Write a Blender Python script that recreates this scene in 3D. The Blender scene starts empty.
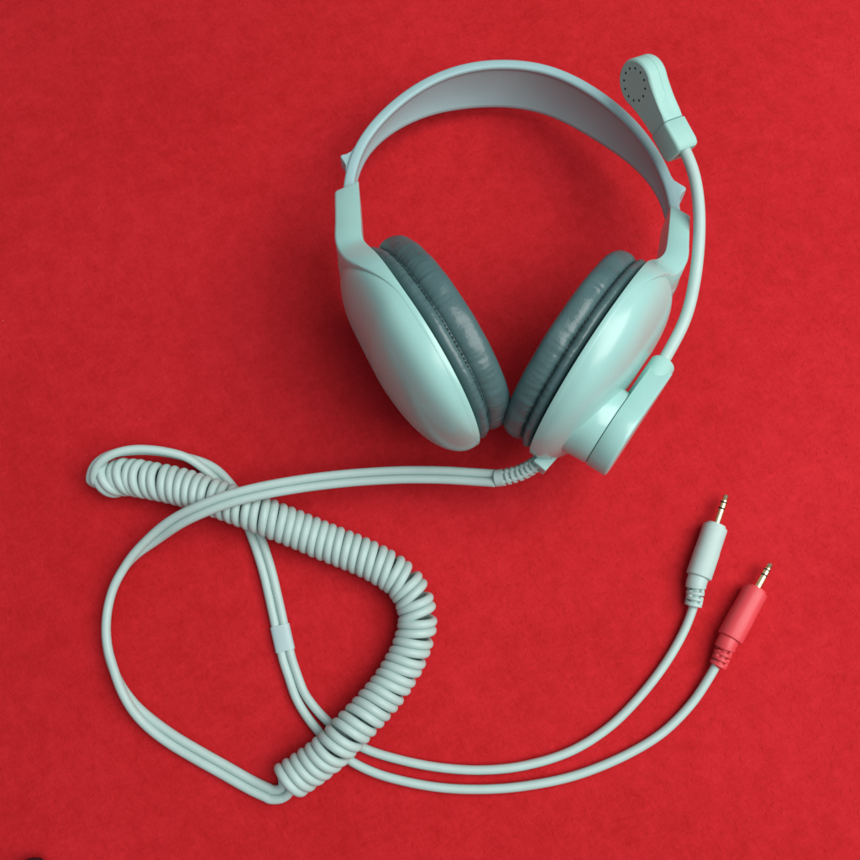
import bpy, bmesh, math, random
from mathutils import Vector, Matrix, noise
random.seed(4)
PI = math.pi
S = bpy.context.scene
COL = S.collection
MM = 0.001
V = Vector

# ------------------------------------------------------------------ camera model (mm)
TILT, HALF, DIST = math.radians(12.0), math.radians(25.0), 415.0
FPX = 430.0 / math.tan(HALF)
CAM = V((0, -DIST * math.sin(TILT), DIST * math.cos(TILT)))
CU = V((0, math.cos(TILT), math.sin(TILT))); CW = V((0, math.sin(TILT), -math.cos(TILT)))
def ray(px, py): return V((1, 0, 0)) * ((px - 430) / FPX) - CU * ((py - 430) / FPX) + CW
def at(px, py, z=0.0):
    d = ray(px, py); return CAM + d * ((z - CAM.z) / d.z)
# headset plane: leans down from the ear cups to the top of the band
PHI = math.radians(12.0)
O = V((25, 45, 44))
HY = V((0, math.cos(PHI), -math.sin(PHI))); HN = V((0, math.sin(PHI), math.cos(PHI)))
def hat(px, py, zl=0.0):
    d = ray(px, py); s = ((O + HN * zl - CAM).dot(HN)) / d.dot(HN); q = CAM + d * s - O
    return V((q.x, q.dot(HY), zl))
def hw(x, y, z): return O + V((1, 0, 0)) * x + HY * y + HN * z

# ------------------------------------------------------------------ helpers
def tag(o, label=None, cat=None, kind=None, group=None):
    for k, v in (('label', label), ('category', cat), ('kind', kind), ('group', group)):
        if v: o[k] = v
    return o
def empty(name, loc_mm):
    o = bpy.data.objects.new(name, None); COL.objects.link(o)
    o.location = V(loc_mm) * MM; o.empty_display_size = 0.02
    return o
def root_of(p):
    while p.parent: p = p.parent
    return p
def mesh(name, verts, faces, mat, parent=None, smooth=True, sub=0, crease_angle=None, origin=None):
    base = V((0, 0, 0))
    if origin is not None: org = V(origin)
    else:
        org = V((0, 0, 0))
        for v in verts: org += V(v)
        org /= len(verts)
    me = bpy.data.meshes.new(name)
    me.from_pydata([tuple((V(v) - org) * MM) for v in verts], [], faces)
    bm = bmesh.new(); bm.from_mesh(me); bmesh.ops.recalc_face_normals(bm, faces=bm.faces[:]); bm.to_mesh(me); bm.free()
    for p in me.polygons: p.use_smooth = smooth and len(p.vertices) <= 6
    me.materials.append(mat)
    o = bpy.data.objects.new(name, me); COL.objects.link(o)
    o.matrix_world = Matrix.Translation(org * MM)
    if parent is not None:
        bpy.context.view_layer.update()
        o.parent = parent
        pw = ABS[parent.name]
        o.matrix_parent_inverse = Matrix.Identity(4)
        o.location = org * MM - pw
    ABS[o.name] = org * MM
    if crease_angle is not None:
        me.set_sharp_from_angle(angle=math.radians(crease_angle))
        for p in me.polygons: p.use_smooth = smooth and len(p.vertices) <= 6
    if sub:
        m = o.modifiers.new('s', 'SUBSURF'); m.levels = sub; m.render_levels = sub
    return o
ABS = {}
def bevel(o, w, seg=3, ang=35):
    m = o.modifiers.new('b', 'BEVEL'); m.width = w * MM; m.segments = seg; m.limit_method = 'ANGLE'; m.angle_limit = math.radians(ang)
    return o
def cat_rom(pts, step=1.0):
    """smooth curve through pts (Vectors of any kind), resampled at even steps"""
    P = [V(p) for p in pts]; P = [P[0] * 2 - P[1]] + P + [P[-1] * 2 - P[-2]]
    out = []
    for i in range(1, len(P) - 2):
        p0, p1, p2, p3 = P[i - 1:i + 3]
        d1 = max((p1 - p0).length, 1e-3) ** .5; d2 = max((p2 - p1).length, 1e-3) ** .5; d3 = max((p3 - p2).length, 1e-3) ** .5
        m1 = (p2 - p1) + ((p1 - p0) / d1 - (p2 - p0) / (d1 + d2)) * d2
        m2 = (p2 - p1) + ((p3 - p2) / d3 - (p3 - p1) / (d2 + d3)) * d2
        n = max(4, int((p2 - p1).length / (step * .5)))
        for k in range(n):
            t = k / n
            out.append(p1 * (2*t**3 - 3*t*t + 1) + m1 * (t**3 - 2*t*t + t) + p2 * (-2*t**3 + 3*t*t) + m2 * (t**3 - t*t))
    out.append(P[-2].copy())
    return resample(out, step)
def resample(P, step):
    L = [0.0]
    for a, b in zip(P, P[1:]): L.append(L[-1] + (b - a).length)
    n = max(2, int(round(L[-1] / step))); res = []; j = 0
    for i in range(n + 1):
        s = L[-1] * i / n
        while j < len(P) - 2 and L[j + 1] < s: j += 1
        d = L[j + 1] - L[j]
        res.append(P[j].lerp(P[j + 1], 0 if d < 1e-9 else min(1, (s - L[j]) / d)))
    return res
def smooth_pts(P, it=10):
    for _ in range(it):
        Q = [P[0]] + [(P[i - 1] + P[i] * 2 + P[i + 1]) / 4 for i in range(1, len(P) - 1)] + [P[-1]]
        P = Q
    return P
def tangents(P):
    return [(P[min(i + 1, len(P) - 1)] - P[max(i - 1, 0)]).normalized() for i in range(len(P))]
class MB:
    def __init__(s): s.v = []; s.f = []
    def add(s, v, f):
        b = len(s.v); s.v += v; s.f += [tuple(i + b for i in q) for q in f]
    def tube(s, P, r, n=14, cap=True, rfun=None):
        T = tangents(P); nrm = T[0].orthogonal().normalized(); rings = []
        if cap:   # rounded ends
            P2, R2 = [], []
            r0 = r if rfun is None else rfun(0); r1 = r if rfun is None else rfun(1)
            for k in (0, 1, 2, 3):
                a = k / 4 * PI / 2; P2.append(P[0] - T[0] * r0 * .5 * math.cos(a)); R2.append(max(.02, r0 * math.sin(a)))
            for i, p in enumerate(P): P2.append(p); R2.append(r if rfun is None else rfun(i / (len(P) - 1)))
            for k in (3, 2, 1, 0):
                a = k / 4 * PI / 2; P2.append(P[-1] + T[-1] * r1 * .5 * math.cos(a)); R2.append(max(.02, r1 * math.sin(a)))
            T2 = [T[0]] * 4 + T + [T[-1]] * 4
        else:
            P2, T2 = P, T; R2 = [r if rfun is None else rfun(i / (len(P) - 1)) for i in range(len(P))]
        v = []
        for p, t, rr in zip(P2, T2, R2):
            nrm = (nrm - t * nrm.dot(t)).normalized(); b = t.cross(nrm)
            for k in range(n):
                a = 2 * PI * k / n; v.append(p + (nrm * math.cos(a) + b * math.sin(a)) * rr)
        f = []
        for i in range(len(P2) - 1):
            for k in range(n):
                f.append((i*n + k, i*n + (k+1) % n, (i+1)*n + (k+1) % n, (i+1)*n + k))
        f.append(tuple(range(n))); f.append(tuple((len(P2)-1)*n + k for k in range(n)))
        s.add(v, f)
    def lathe(s, prof, c, axis, ux, n=48, uy=None, su=1.0, sv=1.0, disp=None):
        """prof: list of (r, h) along axis from centre c"""
        uy = uy or axis.cross(ux); v = []
        for j, (r, h) in enumerate(prof):
            for k in range(n):
                a = 2 * PI * k / n; rr = r; hh = h
                if disp: rr, hh = disp(r, h, a, j)
                v.append(c + axis * hh + ux * (rr * su * math.cos(a)) + uy * (rr * sv * math.sin(a)))
        f = []
        for i in range(len(prof) - 1):
            for k in range(n):
                f.append((i*n + k, i*n + (k+1) % n, (i+1)*n + (k+1) % n, (i+1)*n + k))
        if prof[0][0] > 0: f.append(tuple(range(n)))
        if prof[-1][0] > 0: f.append(tuple((len(prof)-1)*n + k for k in range(n)))
        s.add(v, f)
    def loft(s, secs, closed=True):
        n = len(secs[0]); v = [p for q in secs for p in q]; f = []
        for i in range(len(secs) - 1):
            for k in range(n if closed else n - 1):
                f.append((i*n + k, i*n + (k+1) % n, (i+1)*n + (k+1) % n, (i+1)*n + k))
        f.append(tuple(range(n))); f.append(tuple((len(secs)-1)*n + k for k in range(n)))
        s.add(v, f)
    def build(s, name, mat, parent=None, **k): return mesh(name, s.v, s.f, mat, parent, **k)

# ------------------------------------------------------------------ materials
def mat(name, col, rough=.4, spec=.5, coat=0, metal=0, var=.05, vscale=60, bump=0.0, bscale=400, sheen=0, croughness=.2):
    m = bpy.data.materials.new(name); m.use_nodes = True; N = m.node_tree.nodes; L = m.node_tree.links
    b = N['Principled BSDF']; b.inputs['Roughness'].default_value = rough; b.inputs['Metallic'].default_value = metal
    b.inputs['Specular IOR Level'].default_value = spec; b.inputs['Coat Weight'].default_value = coat
    b.inputs['Coat Roughness'].default_value = croughness
    b.inputs['Sheen Weight'].default_value = sheen
    tc = N.new('ShaderNodeTexCoord')
    n = N.new('ShaderNodeTexNoise'); n.inputs['Scale'].default_value = vscale; n.inputs['Detail'].default_value = 5
    L.new(tc.outputs['Object'], n.inputs['Vector'])
    cr = N.new('ShaderNodeValToRGB')
    cr.color_ramp.elements[0].position = .3; cr.color_ramp.elements[1].position = .7
    cr.color_ramp.elements[0].color = [c * (1 - var) for c in col] + [1]
    cr.color_ramp.elements[1].color = [min(1, c * (1 + var)) for c in col] + [1]
    L.new(n.outputs['Fac'], cr.inputs['Fac']); L.new(cr.outputs['Color'], b.inputs['Base Color'])
    rn = N.new('ShaderNodeTexNoise'); rn.inputs['Scale'].default_value = 38; rn.inputs['Detail'].default_value = 6; rn.inputs['Roughness'].default_value = .65
    L.new(tc.outputs['Object'], rn.inputs['Vector'])
    rm = N.new('ShaderNodeMapRange'); rm.inputs['From Min'].default_value = .35; rm.inputs['From Max'].default_value = .7
    rm.inputs['To Min'].default_value = max(.05, rough - .06); rm.inputs['To Max'].default_value = rough + .10
    L.new(rn.outputs['Fac'], rm.inputs['Value']); L.new(rm.outputs['Result'], b.inputs['Roughness'])
    if bump:
        n2 = N.new('ShaderNodeTexNoise'); n2.inputs['Scale'].default_value = bscale; n2.inputs['Detail'].default_value = 4
        L.new(tc.outputs['Object'], n2.inputs['Vector'])
        bp = N.new('ShaderNodeBump'); bp.inputs['Strength'].default_value = bump; bp.inputs['Distance'].default_value = .0004
        L.new(n2.outputs['Fac'], bp.inputs['Height']); L.new(bp.outputs['Normal'], b.inputs['Normal'])
    return m
M_SHELL = mat('mint_plastic', (.345, .625, .590), .27, .5, coat=.25, var=.02, bump=.03, bscale=1400)
M_BAND = mat('grey_mint_plastic', (.335, .53, .55), .40, .45, var=.03, bump=.12, bscale=1500)
M_MIC = mat('mic_plastic', (.36, .63, .575), .46, .3, var=.03, bump=.1, bscale=1200)
M_CORD = mat('cord_rubber', (.445, .60, .57), .42, .4, var=.035, bump=.12, bscale=1500, vscale=120)
M_SLEEVE = mat('sleeve_vinyl', (.42, .57, .585), .4, .4, var=.03, bump=.05)
M_RED = mat('red_plug_plastic', (.70, .062, .078), .42, .45, var=.03, bump=.1, bscale=1200)
M_METAL = mat('gold_metal', (.86, .70, .42), .26, .5, metal=1, var=.03)
M_BLACK = mat('black_plastic', (.012, .012, .014), .5, .4, var=.1)
M_GAP = mat('dark_back_plate', (.02, .028, .03), .6, .3, var=.1)
M_HOLE = mat('dark_hole', (.015, .03, .028), .8, .1, var=.1)
M_GREY = mat('grey_tab_plastic', (.42, .50, .46), .5, .4, var=.05)

def leather():
    m = mat('teal_grey_leatherette', (.068, .133, .140), .34, .5, var=.07, vscale=90)
    N = m.node_tree.nodes; L = m.node_tree.links; b = N['Principled BSDF']
    tc = N.new('ShaderNodeTexCoord')
    vo = N.new('ShaderNodeTexVoronoi'); vo.inputs['Scale'].default_value = 900; L.new(tc.outputs['Object'], vo.inputs['Vector'])
    n = N.new('ShaderNodeTexNoise'); n.inputs['Scale'].default_value = 160; n.inputs['Detail'].default_value = 6; L.new(tc.outputs['Object'], n.inputs['Vector'])
    mx = N.new('ShaderNodeMath'); mx.operation = 'MULTIPLY_ADD'; mx.inputs[1].default_value = .25
    L.new(vo.outputs['Distance'], mx.inputs[0]); L.new(n.outputs['Fac'], mx.inputs[2])
    bp = N.new('ShaderNodeBump'); bp.inputs['Strength'].default_value = .3; bp.inputs['Distance'].default_value = .0006
    L.new(mx.outputs[0], bp.inputs['Height']); L.new(bp.outputs['Normal'], b.inputs['Normal'])
    return m
M_PAD = leather()

def cloth():
    m = bpy.data.materials.new('red_felt'); m.use_nodes = True; N = m.node_tree.nodes; L = m.node_tree.links
    b = N['Principled BSDF']; b.inputs['Roughness'].default_value = .8; b.inputs['Specular IOR Level'].default_value = .12
    b.inputs['Sheen Weight'].default_value = .06; b.inputs['Sheen Roughness'].default_value = .6
    b.inputs['Sheen Tint'].default_value = (1, .5, .5, 1)
    tc = N.new('ShaderNodeTexCoord')
    def nz(scale, detail=5, rough=.6, dist=0, stretch=None, rot=0):
        n = N.new('ShaderNodeTexNoise'); n.inputs['Scale'].default_value = scale; n.inputs['Detail'].default_value = detail
        n.inputs['Roughness'].default_value = rough; n.inputs['Distortion'].default_value = dist
        if stretch:
            mp = N.new('ShaderNodeMapping'); mp.vector_type = 'TEXTURE'; mp.inputs['Scale'].default_value = stretch; mp.inputs['Rotation'].default_value = (0, 0, rot)
            L.new(tc.outputs['Object'], mp.inputs['Vector']); L.new(mp.outputs['Vector'], n.inputs['Vector'])
        else: L.new(tc.outputs['Object'], n.inputs['Vector'])
        return n.outputs['Fac']
    def mul(a, k, c=None):
        x = N.new('ShaderNodeMath'); x.operation = 'MULTIPLY_ADD'; L.new(a, x.inputs[0]); x.inputs[1].default_value = k
        if c is None: x.inputs[2].default_value = 0
        else: L.new(c, x.inputs[2])
        return x.outputs[0]
    big = nz(9, 3); mid = nz(105, 6, .7); fa = nz(300, 5, .7, 2.2, (1, 3.4, 1), .5); fb = nz(260, 5, .7, 2.2, (1, 3.4, 1), -1.1)
    fine = nz(1100, 3, .7)
    h = mul(big, .25, mul(mid, .30, mul(fa, .25, mul(fb, .22, mul(fine, .12)))))
    cr = N.new('ShaderNodeValToRGB'); e = cr.color_ramp.elements
    e[0].position = .455; e[0].color = (.42, .0072, .0094, 1)
    e[1].position = .70; e[1].color = (.60, .018, .027, 1)
    L.new(h, cr.inputs['Fac'])
    # rare pale lint specks caught in the felt
    vo = N.new('ShaderNodeTexVoronoi'); vo.inputs['Scale'].default_value = 46; L.new(tc.outputs['Object'], vo.inputs['Vector'])
    lt = N.new('ShaderNodeMath'); lt.operation = 'LESS_THAN'; lt.inputs[1].default_value = .015; L.new(vo.outputs['Distance'], lt.inputs[0])
    sp = N.new('ShaderNodeSeparateColor'); L.new(vo.outputs['Color'], sp.inputs[0])
    gt = N.new('ShaderNodeMath'); gt.operation = 'GREATER_THAN'; gt.inputs[1].default_value = .72; L.new(sp.outputs[0], gt.inputs[0])
    an = N.new('ShaderNodeMath'); an.operation = 'MULTIPLY'; L.new(lt.outputs[0], an.inputs[0]); L.new(gt.outputs[0], an.inputs[1])
    a2 = N.new('ShaderNodeMath'); a2.operation = 'MULTIPLY'; L.new(an.outputs[0], a2.inputs[0]); a2.inputs[1].default_value = .3
    mx = N.new('ShaderNodeMix'); mx.data_type = 'RGBA'; L.new(a2.outputs[0], mx.inputs[0]); L.new(cr.outputs['Color'], mx.inputs[6]); mx.inputs[7].default_value = (.75, .45, .42, 1)
    L.new(mx.outputs[2], b.inputs['Base Color'])
    bp = N.new('ShaderNodeBump'); bp.inputs['Strength'].default_value = .55; bp.inputs['Distance'].default_value = .0009
    L.new(mul(mid, .5, mul(fa, .4, mul(fb, .4, mul(fine, .35)))), bp.inputs['Height']); L.new(bp.outputs['Normal'], b.inputs['Normal'])
    return m

M_STITCH = mat('dark_thread', (.018, .04, .045), .6, .3)
# ------------------------------------------------------------------ the cloth
def build_cloth():
    n = 120; w = 900.0; v = []; f = []
    for j in range(n + 1):
        for i in range(n + 1):
            x = (i / n - .5) * w; y = (j / n - .5) * w
            z = -0.5 + .5 * noise.noise(V((x, y, 0)) * .012) 
            v.append(V((x, y, z)))
    for j in range(n):
        for i in range(n):
            a = j * (n + 1) + i; f.append((a, a + 1, a + n + 2, a + n + 1))
    o = mesh('table_cloth', v, f, cloth(), None, origin=(0, 0, 0))
    tag(o, 'plain bright red felt cloth lying flat under the headset', None, 'structure')
build_cloth()

# short loose fibres of the felt, lying on the nap
def build_fibres():
    m = bpy.data.materials.new('felt_fibre'); m.use_nodes = True; N = m.node_tree.nodes; L = m.node_tree.links
    b = N['Principled BSDF']; b.inputs['Roughness'].default_value = .9; b.inputs['Specular IOR Level'].default_value = .15
    g = N.new('ShaderNodeNewGeometry'); cr = N.new('ShaderNodeValToRGB'); e = cr.color_ramp.elements
    e[0].position = 0; e[0].color = (.46, .008, .011, 1); e[1].position = 1; e[1].color = (.64, .034, .042, 1)
    k = cr.color_ramp.elements.new(.7); k.color = (.57, .018, .024, 1)
    L.new(g.outputs['Random Per Island'], cr.inputs['Fac']); L.new(cr.outputs['Color'], b.inputs['Base Color'])
    rnd = random.Random(11); v = []; f = []
    for i in range(30000):
        x = rnd.uniform(-238, 238); y = rnd.uniform(-215, 262)
        z = -0.5 + .5 * noise.noise(V((x, y, 0)) * .012) + .04
        a = rnd.gauss(1.2, .9) if rnd.random() < .6 else rnd.uniform(0, PI)
        ln = rnd.uniform(.9, 2.6); wd = rnd.uniform(.04, .085); bend = rnd.gauss(0, .5)
        pts = []; cx, cy, aa = x, y, a
        for q in range(4):
            pts.append((cx, cy, z + (.0, .05, .06, .0)[q] * rnd.uniform(.4, 1.3), aa)); cx += math.cos(aa) * ln / 3; cy += math.sin(aa) * ln / 3; aa += bend
        base = len(v)
        for (px_, py_, pz_, an) in pts:
            nx, ny = -math.sin(an) * wd, math.cos(an) * wd
            v.append((px_ - nx, py_ - ny, pz_)); v.append((px_, py_, pz_ + wd * .3)); v.append((px_ + nx, py_ + ny, pz_))
        for q in range(3):
            o_ = base + q * 3
            f.append((o_, o_ + 1, o_ + 4, o_ + 3)); f.append((o_ + 1, o_ + 2, o_ + 5, o_ + 4))
    me = bpy.data.meshes.new('felt_fibres'); me.from_pydata([(a_ * MM, b_ * MM, c_ * MM) for a_, b_, c_ in v], [], f); me.materials.append(m)
    o = bpy.data.objects.new('felt_fibres', me); COL.objects.link(o)
    tag(o, 'short loose red fibres lying all over the felt cloth', 'fibres', 'stuff')
build_fibres()

# ------------------------------------------------------------------ headset
BASE = V((25, 45, 0))
HS = empty('headset', BASE); ABS['headset'] = BASE * MM
tag(HS, 'mint green over-ear headset with boom microphone, grey cushions and coiled cord on red cloth', 'headset')

# ---- headband
HB = 13.5
top_px = [(341.5, 212), (341, 196), (343, 181), (346.5, 163), (354, 143), (367, 124), (384, 106), (403, 90), (422, 78), (443, 68), (463, 62), (484, 58.5), (504, 57.8),
          (524, 58.8), (542, 61.5), (560, 67), (577, 74.5), (592, 83.5), (608, 94), (623, 106), (637, 119), (650, 135), (661, 151), (670, 168), (677, 187), (681.5, 206), (683, 226)]
HALFW = [4.6, 4.6, 4.6, 4.5, 4.9, 5.9, 7.2, 8.9, 10.2, 11.6, 12.6, 13.1, 13.2, 13.3, 13.3, 13.3, 13.2, 13.1, 12.7, 12.0, 10.9, 9.4, 8.1, 6.8, 5.6, 5.0, 4.8]
def hb_at(i): return HALFW[i]
bp_ = [hat(x, y, hb_at(i)) for i, (x, y) in enumerate(top_px)]
band3 = smooth_pts(cat_rom([V((p.x, p.y, p.z)) for p in bp_], 2.0), 40)
bhalf = [p.z for p in band3]
band = [V((p.x, p.y, 0)) for p in band3]
def build_band():
    T = tangents(band); secs = []
    th = 4.6
    def mkprof(HB): return [(0.0, -HB + 1), (0.25, -HB + .35), (1.0, -HB), (th - 1.2, -HB), (th - .3, -HB + .35), (th - .15, -HB + 1.0), (th - .15, -HB + 2.2), (th - .2, -HB + 2.6), (th - .3, -HB + 2.8),
            (th - .5, 0), (th - .55, HB - 2.6), (th - .5, HB - 2.45), (th, HB - 2.2), (th, HB - 1.0), (th - .3, HB - .35), (th - 1.2, HB), (1.0, HB), (.25, HB - .35), (0, HB - 1), (-.35, 0)]
    for p, t, hb in zip(band, T, bhalf):
        prof = mkprof(hb); nn = V((t.y, -t.x, 0))   # inward normal (path runs left -> right over the top)
        secs.append([hw(p.x + nn.x * a, p.y + nn.y * a, z) for a, z in prof])
    m = MB(); m.loft(secs)
    return m.build('headband', M_BAND, HS)
BAND = build_band()
def band_tab(i0, half, tip_h, top, skew=0.0):
    """wedge shaped stop that stands out of the band's outer face"""
    T = tangents(band); secs = []
    c = band[i0]; t = T[i0]; out = V((-t.y, t.x, 0))
    pr = [(-half, -1.2), (-half, .0), (-half * .55, .9), (-half * .25 + skew, tip_h * .62), (0 + skew, tip_h), (half * .16 + skew, tip_h * .97), (half * .30 + skew, tip_h * .55), (half * .6, .7), (half, 0), (half, -1.2)]
    for z in (-top, -top + .6, 0, top - .6, top):
        k = 1 if abs(z) < top - .1 else .93
        secs.append([hw(c.x + t.x * a + out.x * b * k, c.y + t.y * a + out.y * b * k, z) for a, b in pr])
    m = MB(); m.loft(secs); o = m.build('stop_tab', M_BAND, BAND, crease_angle=50)
    return bevel(o, .4, 2)
def nearest_band(px, py):
    q = hat(px, py, 5); return min(range(len(band)), key=lambda i: (band[i] - V((q.x, q.y, 0))).length)
band_tab(nearest_band(347, 157), 7.0, 4.6, 3.6, 0)
band_tab(nearest_band(677, 187), 8.0, 4.8, 4.8, 0)

# ---- ear cups
def sstep(a, b, x):
    t = max(0, min(1, (x - a) / (b - a))); return t * t * (3 - 2 * t)
def smax(a, b, k):
    h = max(k - abs(a - b), 0) / k; return max(a, b) + h * h * k * .25
class Cup: pass
def make_cup(center, ang, arm_px, sgn, Ru, Rv, depth, piv, arm_hw=8.3, arm_zl=8.3, arm_t=10.5, cush=(1, 1, 1), rise=27.0, swell=1.5, cushion_label=None):
    """center (x,y) in the headset plane; ang = direction towards the cup's lower end; sgn=+1 left cup, -1 right cup"""
    C = Cup()
    d = V((math.cos(ang), math.sin(ang), 0))           # to the lower end, headset plane coordinates
    u = hw(d.x, d.y, 0) - O                             # world
    pn = V((0, math.sin(PHI - piv), math.cos(PHI - piv)))
    v = (pn - u * pn.dot(u)).normalized()
    a = u.cross(v) if sgn > 0 else v.cross(u)           # outward
    c = hw(center[0], center[1], 0)
    C.u, C.v, C.a, C.c, C.Ru, C.Rv = u, v, a, c, Ru, Rv
    # spine: a = 0 line from lower end through the centre, then up the arm
    arm = [hat(x, y, z) for x, y, z in arm_px]        # from cup to the tip
    armw = [hw(p.x, p.y, 0) for p in arm]
    pts = [c + u * s for s in (Ru, Ru * .5, 0, -Ru * .5, -Ru * .80)] + armw
    sp = cat_rom(pts, 1.0)
    sp = smooth_pts(sp, 14)
    L = [0.0]
    for p, q in zip(sp, sp[1:]): L.append(L[-1] + (q - p).length)
    T = tangents(sp)
    secs = []; NS = 26
    idx = []
    # denser rings near the lower end
    k = 0.0
    ss = [Ru * (1 - math.cos(x)) for x in [i * PI / 2 / 26 for i in range(1, 27)]] + [Ru + i * 1.6 for i in range(1, 200)]
    ss = [s for s in ss if s < L[-1] - .4]
    extra = [L[-1] - .9, L[-1] - .4, L[-1]]
    j = 0
    for q, s in enumerate(ss + extra):
        j = 0
        while j < len(L) - 2 and L[j + 1] < s: j += 1
        f = (s - L[j]) / max(1e-6, L[j + 1] - L[j]); p = sp[j].lerp(sp[j + 1], f); t = T[j].lerp(T[j + 1], f).normalized()
        x = s - Ru                                       # -Ru .. 0 .. Ru .. arm
        dome = math.sqrt(max(0, 1 - (x / Ru) ** 2))
        lowblunt = max(0, 1 - abs(x / Ru) ** 2.6) ** .5
        W = Rv * dome; Wb = W
        if x > 0:
            line = arm_hw + rise * (1 - max(0, min(1, (x - 22) / 62.0)))
            W = W + (smax(W, line, 7) - W) * sstep(6, 30, x); Wb = smax(Wb, 8.0 * sstep(5, 30, x), 16)
        lip = min(2.2, depth * lowblunt * .5) if x < 0 else 2.2 + (arm_t - 2.2) * sstep(2, 36, x)
        lip += swell * math.exp(-((x - 40) / 13.0) ** 2) if x > 5 else 0
        if x <= 0: Wd = max(.15, W - 0.08); Hd = max(0, depth * lowblunt - lip)
        else:
            f2 = max(0, 1 - (x / 41.0) ** 2)
            Wd = max((Rv - 0.08) * f2 ** .5, (min(W, Wb) - 2.0) * .55); Hd = (depth - 2.2) * f2 ** .75 * (1 - (.5 if sgn > 0 else .2) * sstep(0, 38, x))
        if q >= len(ss):                                 # rounded arm tip
            kk = (.998, .99, .965)[q - len(ss)]; W *= kk; Wb *= kk; Wd *= kk; lip *= kk
        vv = v.lerp(HN, sstep(0, Ru * 1.2, x)).normalized()
        vv = (vv - t * vv.dot(t)).normalized(); aa = t.cross(vv); aa = aa if aa.dot(a) > 0 else -aa
        ring = []; soft = 1 - sstep(0, 20, x)
        for h in range(NS + 1):
            th = PI * h / NS
            ct, st = math.cos(th), max(0.0, math.sin(th))
            ring.append(p + vv * (math.copysign(abs(ct) ** .92, ct) * Wd) + aa * (lip + Hd * st ** (.80 + .5 * sstep(-5, 30, x)) + .5 * st * sstep(0, 30, x)))
        rr = min(1.0, W * .3, lip * .35, Wb * .3)
        rr = min(rr, .06 + .94 * sstep(2, 28, x))
        first = [p + vv * (W - rr * .25), p + vv * W + aa * rr * .4, p + vv * W + aa * (lip - rr), p + vv * (W - rr * .3) + aa * (lip - rr * .3), p + vv * (W - rr) + aa * lip]
        last = [p - vv * (Wb - rr) + aa * lip, p - vv * (Wb - rr * .3) + aa * (lip - rr * .3), p - vv * Wb + aa * (lip - rr), p - vv * Wb + aa * rr * .4, p - vv * (Wb - rr * .25)]
        mid = [p - vv * Wb * .5, p, p + vv * W * .5]
        sec = first + ring + last + mid
        sk = .62 * sstep(L[-1] - 14, L[-1], s)           # slanted tip: the outer side is cut lower
        out_ = []
        for w_ in sec:
            sh = max(0, (w_ - p).dot(aa)) * sk; side_ = (w_ - p).dot(vv) / max(W, 1)
            out_.append(w_ - t * sh + vv * (sh * rise / 62.0 * max(0, side_)))
        secs.append(out_)
    m = MB(); m.loft(secs)
    C.shell = m.build('ear_cup', M_SHELL, HS, crease_angle=48)
    # dark back plate
    m = MB(); m.lathe([(Rv * .88, .4), (Rv * .88, -3.0)], c, a, u, 64, v, su=Ru / Rv)
    m.build('back_plate', M_GAP, C.shell, smooth=False)
    # cushion
    def disp(r, h, ang, j):
        w = 0
        g = math.exp(-((h + 6.2) / 2.6) ** 2)            # puckers along the seam
        n1 = noise.noise(V((math.cos(ang) * 26, math.sin(ang) * 26, sgn * 3.0)))
        n2 = noise.noise(V((math.cos(ang) * 60, math.sin(ang) * 60, 7.0 + h * .12)))
        n3 = noise.noise(V((math.cos(ang) * 5, math.sin(ang) * 5, h * .10 + sgn * 9)))
        g2 = math.exp(-((h + 10) / 4.0) ** 2)
        out = 1 if r > 30 else 0
        dr = out * (g * .55 * n1 + g2 * .30 * n2 + .6 * n3)
        return r + dr, (h + out * g * .15 * n2) * cush[2]
    P = []
    def arc(r0, h0, rr, hh, a0, a1, n):
        for i in range(n + 1):
            t = math.radians(a0 + (a1 - a0) * i / n); P.append((r0 + rr * math.cos(t), h0 - hh * math.sin(t)))
    R0 = Rv - .5
    P.append((R0 - 12, -1.0))
    arc(R0 - 4.0, -3.6, 3.2, 2.7, -80, 60, 12)
    P.append((R0 - 2.5, -5.9)); P.append((R0 - 3.3, -6.2)); P.append((R0 - 2.4, -6.5))
    for i in range(25):                                   # broad padded roll with a flattened crown
        t = math.radians(-64 + (90 + 64) * i / 24); c_, s_ = math.cos(t), math.sin(t)
        P.append((R0 - 6.6 + 5.6 * max(0, c_) ** .72, -12.0 - 5.9 * math.copysign(abs(s_) ** .85, s_)))
    arc(R0 - 13, -12.0, 5.4, 5.9, 95, 180, 8)
    P.append((R0 - 17.8, -6))
    m = MB(); cc = c
    m.lathe(P, cc, a, u, 360, v, su=Ru / Rv * cush[0], sv=cush[1], disp=disp)
    cu = m.build('ear_cushion', M_PAD, C.shell)
    m = MB()                                              # stitches lying in the seam
    for k in range(150):
        an = 2 * PI * k / 150; rr_ = R0 - 2.55
        q0 = an; q1 = an + 2 * PI / 150 * .55
        ps = [c + a * (-6.2 * cush[2]) + u * (rr_ * Ru / Rv * cush[0] * math.cos(q)) + v * (rr_ * cush[1] * math.sin(q)) for q in (q0, (q0 + q1) / 2, q1)]
        m.tube(ps, .28, 6)
    m.build('seam_stitching', M_STITCH, cu)
    m = MB(); m.lathe([(R0 - 16.5, -4.5), (R0 - 16.5, -6.6), (R0 - 24, -7.6), (1, -8)], c, a, u, 48, v, su=Ru / Rv)
    m.build('speaker_cover', M_GAP, C.shell)
    return C

LC = make_cup((-30, -22), math.radians(-58.5), [(363, 240, 22), (361.5, 226, 18), (360, 203, 12.5), (358.5, 181, 8.5)], +1, 46.5, 41.2, 19.6, math.radians(8.5), swell=0.5, rise=24.0)
RC = make_cup((40, -27), math.radians(-125), [(662.5, 259, 17), (666, 244, 14), (668.3, 226, 11.5), (670.5, 206, 8.5)], -1, 45.5, 43, 18.5, math.radians(3), cush=(1.005, .975, .86), arm_t=8.6, rise=19.5, swell=1.3)

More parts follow.
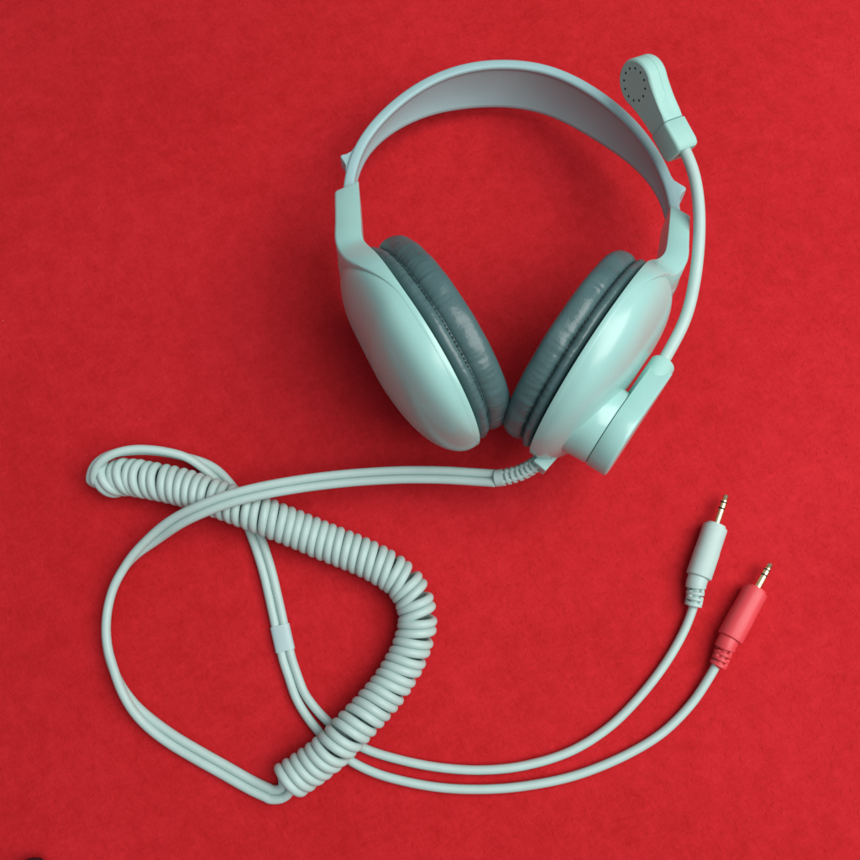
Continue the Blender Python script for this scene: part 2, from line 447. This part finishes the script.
# ---- boom hub on the right cup
cR = RC
hubc = cR.c + cR.u * 22.5 - cR.a * 5.7                               # hub axis position on the cup
m = MB()
prof = [(17.2, 10), (16.8, 16), (16.3, 21), (16.0, 26.2), (15.7, 26.6), (1, 26.6)]
m.lathe(prof, hubc, cR.a, cR.u, 72, cR.v)
m.build('boom_mount', M_SHELL, RC.shell, crease_angle=40)
# rotating disc with its straight arm and socket
ARM = (-cR.u).lerp(cR.v, -.0).normalized()
ARMS = cR.a.cross(ARM).normalized()
def hub_outline(n=40):
    """stadium like outline: big disc tapering to the socket end"""
    R, r, L = 16.2, 5.4, 30.0
    out = []
    ca = math.acos((R - r) / L) if L > R - r else 0
    for i in range(n + 1):
        t = ca + (2 * PI - 2 * ca) * i / n; out.append((R * math.cos(t), R * math.sin(t)))
    for i in range(13):
        t = -ca + 2 * ca * i / 12; out.append((L + r * math.cos(t), r * math.sin(t)))
    return out
ol = hub_outline()
secs = []
for h, k in ((26.9, .985), (27.2, 1), (34.2, 1), (34.9, .992), (35.4, .97), (35.6, .93)):
    secs.append([hubc + cR.a * h + ARM * (x * k if x < 20 else x - (1 - k) * 12) + ARMS * (y * k) for x, y in ol])
m = MB(); m.loft(secs)
HUB = m.build('boom_swivel', M_SHELL, HS, crease_angle=40)
S0 = hubc + cR.a * 30.2 + ARM * 15.5 + cR.v * 1.6; S1 = hubc + cR.a * 30.2 + ARM * 37 + cR.v * 1.6
m = MB()
m.lathe([(1, 0), (4.2, .2), (5.0, .9), (5.2, 2), (5.1, (S1 - S0).length - 1), (4.7, (S1 - S0).length - .3), (3.4, (S1 - S0).length)], S0, (S1 - S0).normalized(), cR.v, 40)
m.build('boom_socket', M_MIC, HUB, crease_angle=45)

# ---- boom
boom_px = [(686, 318, 49), (694, 285, 51), (698.5, 250, 53), (699.5, 215, 54), (697, 188, 55), (692, 166, 55.5), (682.5, 146, 55)]
bpts = [S1 - (S1 - S0).normalized() * 6] + [at(*p) for p in boom_px]
BOOM = smooth_pts(cat_rom(bpts, 2.0), 12)
m = MB(); m.tube(BOOM, 2.45, 20)
m.build('boom_arm', M_CORD, HS)

# ---- microphone
def mic():
    A = at(634.5, 84.5, 58)                                   # bulb centre on the left face
    B = at(658.5, 129, 56)
    L = (B - A).normalized()
    t = V((.93, .20, -.26)); t = (t - L * t.dot(L)).normalized()
    w = L.cross(t).normalized()
    out = []; Rb = 10.3; nl = 21.5; nh = 5.8
    for i in range(30):
        th = math.radians(62 + (360 - 124) * i / 29); out.append((Rb * math.cos(th), Rb * math.sin(th)))
    out = [(x, y) for x, y in out]
    # neck sides
    def side(s):
        a = (Rb * math.cos(math.radians(62)), Rb * math.sin(math.radians(62)) * s)
        pts = []
        for i in range(1, 8):
            q = i / 8; pts.append((a[0] + (nl - a[0]) * q, a[1] + (nh * s - a[1]) * (1 - (1 - q) ** 1.6)))
        return pts
    s1 = side(1); s2 = side(-1)
    outline = out + s2 + [(nl, -nh), (nl, nh)] + s1[::-1]
    th = 9.8
    secs = []
    for h, k in ((0, -1.0), (.35, -.35), (1.0, 0), (4.9, 0), (5.05, -.18), (5.3, -.18), (5.45, 0), (th - 1.4, 0), (th - .5, -.4), (th, -1.3)):
        ring = []
        for x, y in outline:
            ln = math.hypot(x, y); sx = 1 + k / max(ln, 6)
            ring.append(A + L * (x * sx if x < nl - .1 else x) + w * (y * (1 + k / max(abs(y), 5) if x > nl - .1 else sx)) + t * h)
        secs.append(ring)
    m = MB(); m.loft(secs)
    o = m.build('microphone', M_MIC, HS, crease_angle=38)
    # ring of small sound holes on the face
    m = MB()
    for i in range(12):
        th_ = 2 * PI * i / 12 + .2
        p = A + L * (6.7 * math.cos(th_)) + w * (6.7 * math.sin(th_))
        m.lathe([(.52, .3), (.52, -.05)], p, t, L, 12)
    m.build('sound_holes', M_HOLE, o, smooth=False)
    # neck block
    c0 = A + L * (nl + .25)
    secs = []
    for s, kw, kt in ((0, .93, .93), (.5, 1, 1), (10.5, 1.02, 1.0), (12.5, .95, .96), (13.3, .80, .84)):
        ring = []
        for sx, sy in ((-1, -1), (1, -1), (1, 1), (-1, 1)):
            for q in range(5):
                a0 = math.atan2(sy, sx) - PI / 4 + q * PI / 8
                hw_, ht_ = 5.9 * kw, 5.6 * kt; rr = 1.5
                ring.append(c0 + L * s + w * (sx * (hw_ - rr) + rr * math.cos(a0)) + t * (4.9 + sy * (ht_ - rr) + rr * math.sin(a0)))
        secs.append(ring)
    m = MB(); m.loft(secs)
    m.build('mic_neck', M_MIC, o, crease_angle=40)
mic()

# ---- cord
WR = 1.92
def px3(l): return [at(*p) for p in l]
# tail: from the sleeve back to the coil's left end
tail_px = [(285.5, 651, 2), (281, 631, 2), (274, 599, 2), (266.5, 568, 2), (257, 539, 2), (247, 515, 2.1), (234, 495, 2.3), (214, 472.5, 3.5), (192, 459.5, 6), (165, 452, 9.5), (136, 450, 12.5), (113, 454, 14), (99, 462.5, 13.5), (93, 473, 11.5), (93, 483, 8.8), (99, 490, 5.6), (107, 490, 3.4)]
coil_px = [(105, 480, 8.2), (114, 477.5, 8.6), (128, 476.5, 8.8), (145, 479.5, 8.8), (177, 486, 9.6), (205, 494.5, 11.4), (235, 505, 12.3), (262, 515.5, 12), (290, 526.5, 10), (321, 540, 8.8), (355, 553.5, 8.6), (382, 566.5, 8.6),
           (402, 581, 8.6), (414, 600, 8.6), (417.5, 623, 8.6), (411.5, 647, 8.6), (401, 669, 8.6), (388, 689, 9.2), (371.5, 708.5, 10.5), (354, 727, 12), (338, 743.5, 12), (323, 757, 10.6), (307, 769, 9.2), (291, 779.5, 8.6), (284, 784, 8.6)]
lead_px = [(288, 789, 2.2), (285, 795.5, 2.2), (277, 797, 2.2), (266, 792, 2.2), (253, 786, 2.2), (220, 767.5, 2), (196, 754, 2), (172, 739.5, 2), (150, 723, 2.5), (134, 707, 3.3), (121.5, 688, 4), (113.5, 669, 4.2), (108, 650, 4.2), (106, 628, 4.2), (108.5, 605, 4.4), (115.5, 583, 5), (130.5, 559.5, 7), (153, 539, 11), (176, 522, 17), (200, 510, 21), (226, 500, 23),
           (256, 492, 23.5), (290, 485.5, 22.5), (330, 480, 21.5), (365, 476.8, 21), (405, 474.8, 21.5), (445, 475.2, 23), (475, 477, 25), (495, 478.3, 27)]
tail = cat_rom(px3(tail_px), 1.0)
axis_ = smooth_pts(cat_rom(px3(coil_px), 1.0), 8)
lead = cat_rom(px3(lead_px), 1.0)
HR, PITCH = 6.55, 7.72
sub = []
UP = V((0, 0, 1)); s = 0.0
TA = tangents(axis_)
total = sum((b - a).length for a, b in zip(axis_, axis_[1:]))
def pitch(q): return 5.7 + 1.9 * sstep(.02, .10, q) + .25 * sstep(.46, .60, q)
th0 = -.5 * PI
helix = []; hoff = []
NSEG = int(total / 7.9 * 30)
raw = [0.0]
for i in range(NSEG): raw.append(raw[-1] + 2 * PI * (total / NSEG) / pitch(i / NSEG))
want = 2 * PI * (round(raw[-1] / (2 * PI)) + .14)
raw = [r_ * want / raw[-1] for r_ in raw]
Ls = [0.0]
for a_, b_ in zip(axis_, axis_[1:]): Ls.append(Ls[-1] + (b_ - a_).length)
j = 0
for i in range(NSEG + 1):
    s = total * i / NSEG
    while j < len(Ls) - 2 and Ls[j + 1] < s: j += 1
    f = (s - Ls[j]) / (Ls[j + 1] - Ls[j]); c = axis_[j].lerp(axis_[j + 1], f); t = TA[j].lerp(TA[j + 1], f).normalized()
    side = UP.cross(t).normalized(); up = t.cross(side).normalized()
    th = th0 + raw[i]
    tl = math.radians(33) * (1 - sstep(0, 34, s)); up0 = t.cross(side).normalized(); c = c - UP * (1.6 * (1 - sstep(0, 20, s))); t = (t * math.cos(tl) + up0 * math.sin(tl)).normalized(); up = t.cross(side).normalized()
    wob = .22 * noise.noise(V((s * .13, 3.1, 0)))
    c2 = c + side * wob + t * (.35 * noise.noise(V((s * .21, 9.0, 0))))
    rr = HR + .12 * noise.noise(V((s * .3, 0, 5)))
    helix.append(c2 + side * (rr * math.cos(th)) + up * (rr * math.sin(th))); hoff.append(t.copy())
# drop turns near each end whose centre would dip under the cloth is not needed: the axis is at helix height
def offs(n, f): return [f(i / max(1, n - 1)) for i in range(n)]
full = tail[:-2] + helix + lead[2:]
nt, nh = len(tail) - 2, len(helix)
# side vectors: flat pair on the table, stacked where the cord stands on its edge
def flatdir(P, roll):
    T = tangents(P); out = []
    for i, t in enumerate(T):
        sd = UP.cross(t).normalized(); r = roll(i / (len(P) - 1)); up = t.cross(sd)
        out.append(sd * math.cos(r) + up * math.sin(r))
    return out
def roll_tail(q):   # 0 sleeve .. 1 coil
    return PI * .5 * sstep(.5, .66, q) - .9 * sstep(.76, .95, q)
o_tail = flatdir(tail, roll_tail)[:-2]
def piece(keys):
    def f(q):
        for (a, x), (b, y) in zip(keys, keys[1:]):
            if q <= b: return x + (y - x) * sstep(a, b, q)
        return keys[-1][1]
    return f
roll_lead = piece([(0, .0), (.16, 0.1), (.32, 1.95), (.44, 1.9), (.56, .35), (.7, .1), (1, 0)])
o_lead = flatdir(lead, roll_lead)[2:]
def align(seq):
    for i in range(1, len(seq)):
        if seq[i].dot(seq[i - 1]) < 0: seq[i] = -seq[i]
    return seq
offv = align(o_tail + hoff + o_lead)
def local_smooth(A, c, w, it):
    lo, hi = max(1, c - w), min(len(A) - 1, c + w)
    for _ in range(it):
        B = A[:]
        for i in range(lo, hi): B[i] = (A[i - 1] + A[i] * 2 + A[i + 1]) / 4
        A = B
    return A
for c_ in (nt, nt + nh):
    full = local_smooth(full, c_, 7, 30); offv = local_smooth(offv, c_, 12, 60)
TF = tangents(full)
offv = [(o_ - t * o_.dot(t)).normalized() for o_, t in zip(offv, TF)]
def zsafe(p):
    return V((p.x, p.y, max(p.z, WR * .95)))
wa = [zsafe(p + o_ * WR * .96) for p, o_ in zip(full, offv)]
wb = [zsafe(p - o_ * WR * .96) for p, o_ in zip(full, offv)]
def cord_part(name, i0, i1, parent):
    m = MB()
    m.tube(resample(wa[i0:i1], .75), WR, 12); m.tube(resample(wb[i0:i1], .75), WR, 12)
    return m.build(name, M_CORD, parent)
cut0, cut1 = nt - 2, nt + nh + 2
cord_part('coiled_cord', cut0 - 1, cut1 + 1, HS)
cord_part('cable', cut1, len(full), HS)
TAIL = cord_part('split_cable', 0, cut0, HS)
# vinyl sleeve that holds the pair together
a0, a1 = full[3], full[27]
i0, i1 = 2, 12
m = MB(); secs = []
for i in range(i0 - 2, i1):
    p = full[i]; o_ = offv[i]; nrm = TF[i].cross(o_).normalized(); ring = []
    for q in range(24):
        a_ = 2 * PI * q / 24; ring.append(p + o_ * (math.copysign(abs(math.cos(a_)) ** .7, math.cos(a_)) * (WR * 2 + .35)) + nrm * (math.copysign(abs(math.sin(a_)) ** .7, math.sin(a_)) * (WR + .35)))
    secs.append(ring)
m.loft(secs); m.build('cable_sleeve', M_SLEEVE, HS, crease_angle=50)

# two leads to the plugs
right0, left0 = (wa[0], wb[0]) if wa[0].x > wb[0].x else (wb[0], wa[0])
dn = -TF[0]
la = [left0, left0 + dn * 3] + px3([(288, 675, 2), (296.5, 699, 2), (308, 718, 2), (320, 733, 2), (334, 748, 2), (350, 760.5, 2), (373, 772, 2), (399, 780, 2), (440, 787.5, 2), (483, 789.3, 2), (525, 786, 2), (577, 775, 2), (629, 753.5, 2), (664, 731.5, 2), (692, 703, 2.4), (711, 674.5, 3.4), (718, 662, 4)])
lb = [right0, right0 + dn * 3] + px3([(297, 674, 2), (304.5, 693, 2), (316, 709, 2), (330, 723.5, 2), (347, 738, 2), (366, 749, 2), (399, 759.5, 2), (440, 767.5, 2), (483, 770, 2), (525, 765.5, 2), (570, 751.5, 2), (608, 728, 2), (639, 697.5, 2), (666, 662.5, 2), (684, 631, 2.4), (693, 608, 3.4), (696, 596, 4)])
for nm, l in (('plug_lead', la), ('plug_lead', lb)):
    m = MB(); m.tube(cat_rom(l, 1.5), WR * .98, 14); m.build(nm, M_CORD, HS)

def plug(b_px, t_px, tip_px, s_px, material, label):
    rB = 5.3
    B = at(*b_px, rB); T_ = at(*t_px, rB); ax = (T_ - B).normalized(); L_ = (T_ - B).length
    ux = ax.cross(UP).normalized(); uy = ux.cross(ax)
    m = MB()
    # slightly squared barrel
    secs = []
    for h, r in ((0, .90), (.35, .985), (.9, 1.0), (L_ * .5, 1.0), (L_ * .52, .975), (L_ - 1.6, .975), (L_ - .9, .95), (L_ - .8, .80), (L_ + .3, .76)):
        ring = []
        for q in range(40):
            a_ = 2 * PI * q / 40; c_, s_ = math.cos(a_), math.sin(a_); e = .86
            ring.append(B + ax * h + ux * (math.copysign(abs(c_) ** e, c_) * rB * r) + uy * (math.copysign(abs(s_) ** e, s_) * rB * r))
        secs.append(ring)
    m.loft(secs); o = m.build('plug', material, HS, crease_angle=40)
    o['label'] = label
    # ribbed strain relief, bending down to the cable
    E = at(*s_px, 4.0)
    path = cat_rom([B + ax * .5, B - ax * 3.0, B.lerp(E, .6), E], .25)
    n = len(path)
    def rf(q):
        base = 4.0 - 1.1 * q
        return base
    m = MB(); m.tube(path[:int(.42 * n)], 4.3, 24, cap=False)
    m.tube(path, 2.15, 18)
    for q0, q1, rr in ((.51, .64, 3.8), (.73, .82, 3.6), (.90, 1.0, 3.6)):
        m.tube(path[int(q0 * (n - 1)):int(q1 * (n - 1)) + 1], rr, 24, cap=False)
    t_ = (E - B).normalized(); sx = t_.cross(UP).normalized()
    for k_, (q0, q1) in enumerate(((.36, .56), (.54, .74), (.70, .94))):   # bridges that alternate sides
        sd = 1 if k_ % 2 else -1
        for dz in (-1, 1):
            m.tube([p + sx * (sd * 2.3) + UP * (dz * 1.2) for p in path[int(q0 * n):int(q1 * n)]], 1.15, 10)
            m.tube([p - sx * (sd * 2.3) - UP * 1.3 for p in path[int(q0 * n):int(q1 * n)]], 1.15, 10)
    m.build('strain_relief', material, o)
    # jack pin with two insulating rings and a rounded tip
    E2 = at(*tip_px, rB); Lp = (E2 - T_).length; r = 1.55
    m = MB()
    m.lathe([(r, 0), (r, Lp * .50)], T_, ax, ux, 28)
    m.lathe([(r, Lp * .555), (r, Lp * .70)], T_, ax, ux, 28)
    m.lathe([(r, Lp * .75), (r, Lp * .80), (r * .72, Lp * .86), (r * .98, Lp * .92), (r * .8, Lp * .97), (r * .25, Lp)], T_, ax, ux, 28)
    m.build('jack_pin', M_METAL, o, crease_angle=30)
    m = MB()
    m.lathe([(r * .9, Lp * .49), (r * .9, Lp * .565)], T_, ax, ux, 28); m.lathe([(r * .9, Lp * .69), (r * .9, Lp * .76)], T_, ax, ux, 28)
    m.build('insulating_rings', M_BLACK, o, smooth=False)
plug((698.5, 577), (716, 525), (728.5, 495.5), (693, 606), M_CORD, 'mint green jack plug on the upper of the two leads')
plug((729.5, 638.5), (756.5, 589), (771, 563.5), (717.5, 666), M_RED, 'red jack plug on the lower of the two leads')

# ---- strain relief where the cable leaves the right cup, and the small square tab on the cup
R0_, R1_ = full[-1], at(540, 461, 36)
srp = cat_rom([R0_ , at(505, 477, 28.5), at(523, 471.5, 31.5), R1_, at(546, 456, 38)], .2)
m = MB(); m.tube(srp, 2.2, 20)
n = len(srp)
for k in range(9):
    q = int((.02 + k * .098) * n); wdt = 6 if k else 12
    m.tube(srp[q:q + wdt + 1], 3.6 - .03 * k, 22, cap=False)
t_ = (R1_ - R0_).normalized(); sx = t_.cross(UP).normalized(); upv = sx.cross(t_)
for sy, up_ in ((1.05, .95), (-1.05, .95)):
    m.tube([p + sx * (sy * 1.7) + upv * (up_ * 1.7) for p in srp[4:int(n * .84)]], 1.0, 10)
m.build('cable_strain_relief', M_CORD, RC.shell)
tc_ = at(545, 460, 37.5)
m = MB(); hx, hy, hz = 3.2, 4.4, 4.6
dx = (at(553, 452, 37) - at(537, 470, 37)).normalized(); dy = UP.cross(dx).normalized()
vs = [tc_ + dx * (a * hy) + dy * (b * hx) + UP * (c * hz) for a in (-1, 1) for b in (-1, 1) for c in (-1, 1)]
m.add(vs, [(0, 1, 3, 2), (4, 6, 7, 5), (0, 4, 5, 1), (2, 3, 7, 6), (0, 2, 6, 4), (1, 5, 7, 3)])
bevel(m.build('cable_exit_tab', M_SHELL, RC.shell, smooth=False), .5, 2)

# ------------------------------------------------------------------ dark round end of something at the bottom left
e0 = at(31.5, 874, 7); e1 = e0 + V((-6, -70, 0))
PEN = empty('pen', (e0.x, e0.y, 0)); ABS['pen'] = V((e0.x, e0.y, 0)) * MM
tag(PEN, 'black rounded pen end just poking into the bottom left corner', 'pen')
m = MB(); axp = (e1 - e0).normalized()
m.lathe([(.2, -6.2), (3, -5.6), (5, -3.8), (6.2, -1), (6.6, 2), (6.6, 40)], e0, axp, V((1, 0, 0)), 32)
m.build('pen_cap', M_BLACK, PEN)
m = MB(); m.lathe([(6.1, 39.5), (6.1, 70), (3, 78)], e0, axp, V((1, 0, 0)), 32); m.build('barrel', M_BLACK, PEN)

# ------------------------------------------------------------------ light and camera
w = bpy.data.worlds.new('World'); S.world = w; w.use_nodes = True
bg = w.node_tree.nodes['Background']; bg.inputs[1].default_value = .40
WN = w.node_tree.nodes; WL = w.node_tree.links
wt = WN.new('ShaderNodeTexCoord'); wsx = WN.new('ShaderNodeSeparateXYZ'); wr = WN.new('ShaderNodeValToRGB')
WL.new(wt.outputs['Generated'], wsx.inputs[0]); WL.new(wsx.outputs['Z'], wr.inputs['Fac']); WL.new(wr.outputs['Color'], bg.inputs[0])
wr.color_ramp.elements[0].position = .0; wr.color_ramp.elements[0].color = (.16, .17, .18, 1)
wr.color_ramp.elements[1].position = .75; wr.color_ramp.elements[1].color = (.72, .78, .84, 1)
def area(name, loc, target, size, power, col):
    l = bpy.data.lights.new(name, 'AREA'); l.shape = 'RECTANGLE'; l.size = size[0] * MM; l.size_y = size[1] * MM; l.energy = power; l.color = col
    o = bpy.data.objects.new(name, l); COL.objects.link(o); o.location = V(loc) * MM
    o.rotation_euler = (V(target) - V(loc)).to_track_quat('-Z', 'Y').to_euler()
    return o
area('window_light', (660, -10, 1080), (30, 10, 0), (1120, 1120), 19.8, (1.0, .98, .95))

cam = bpy.data.cameras.new('camera'); co = bpy.data.objects.new('camera', cam); COL.objects.link(co)
cam.sensor_width = 36; cam.lens_unit = 'FOV'; cam.angle = 2 * HALF; cam.clip_start = .01; cam.clip_end = 20
co.location = CAM * MM; co.rotation_euler = (TILT, 0, 0)
S.camera = co
S.view_settings.view_transform = 'Standard'; S.view_settings.look = 'None'; S.view_settings.exposure = 0; S.view_settings.gamma = 1
S.render.resolution_x = S.render.resolution_y = 1024
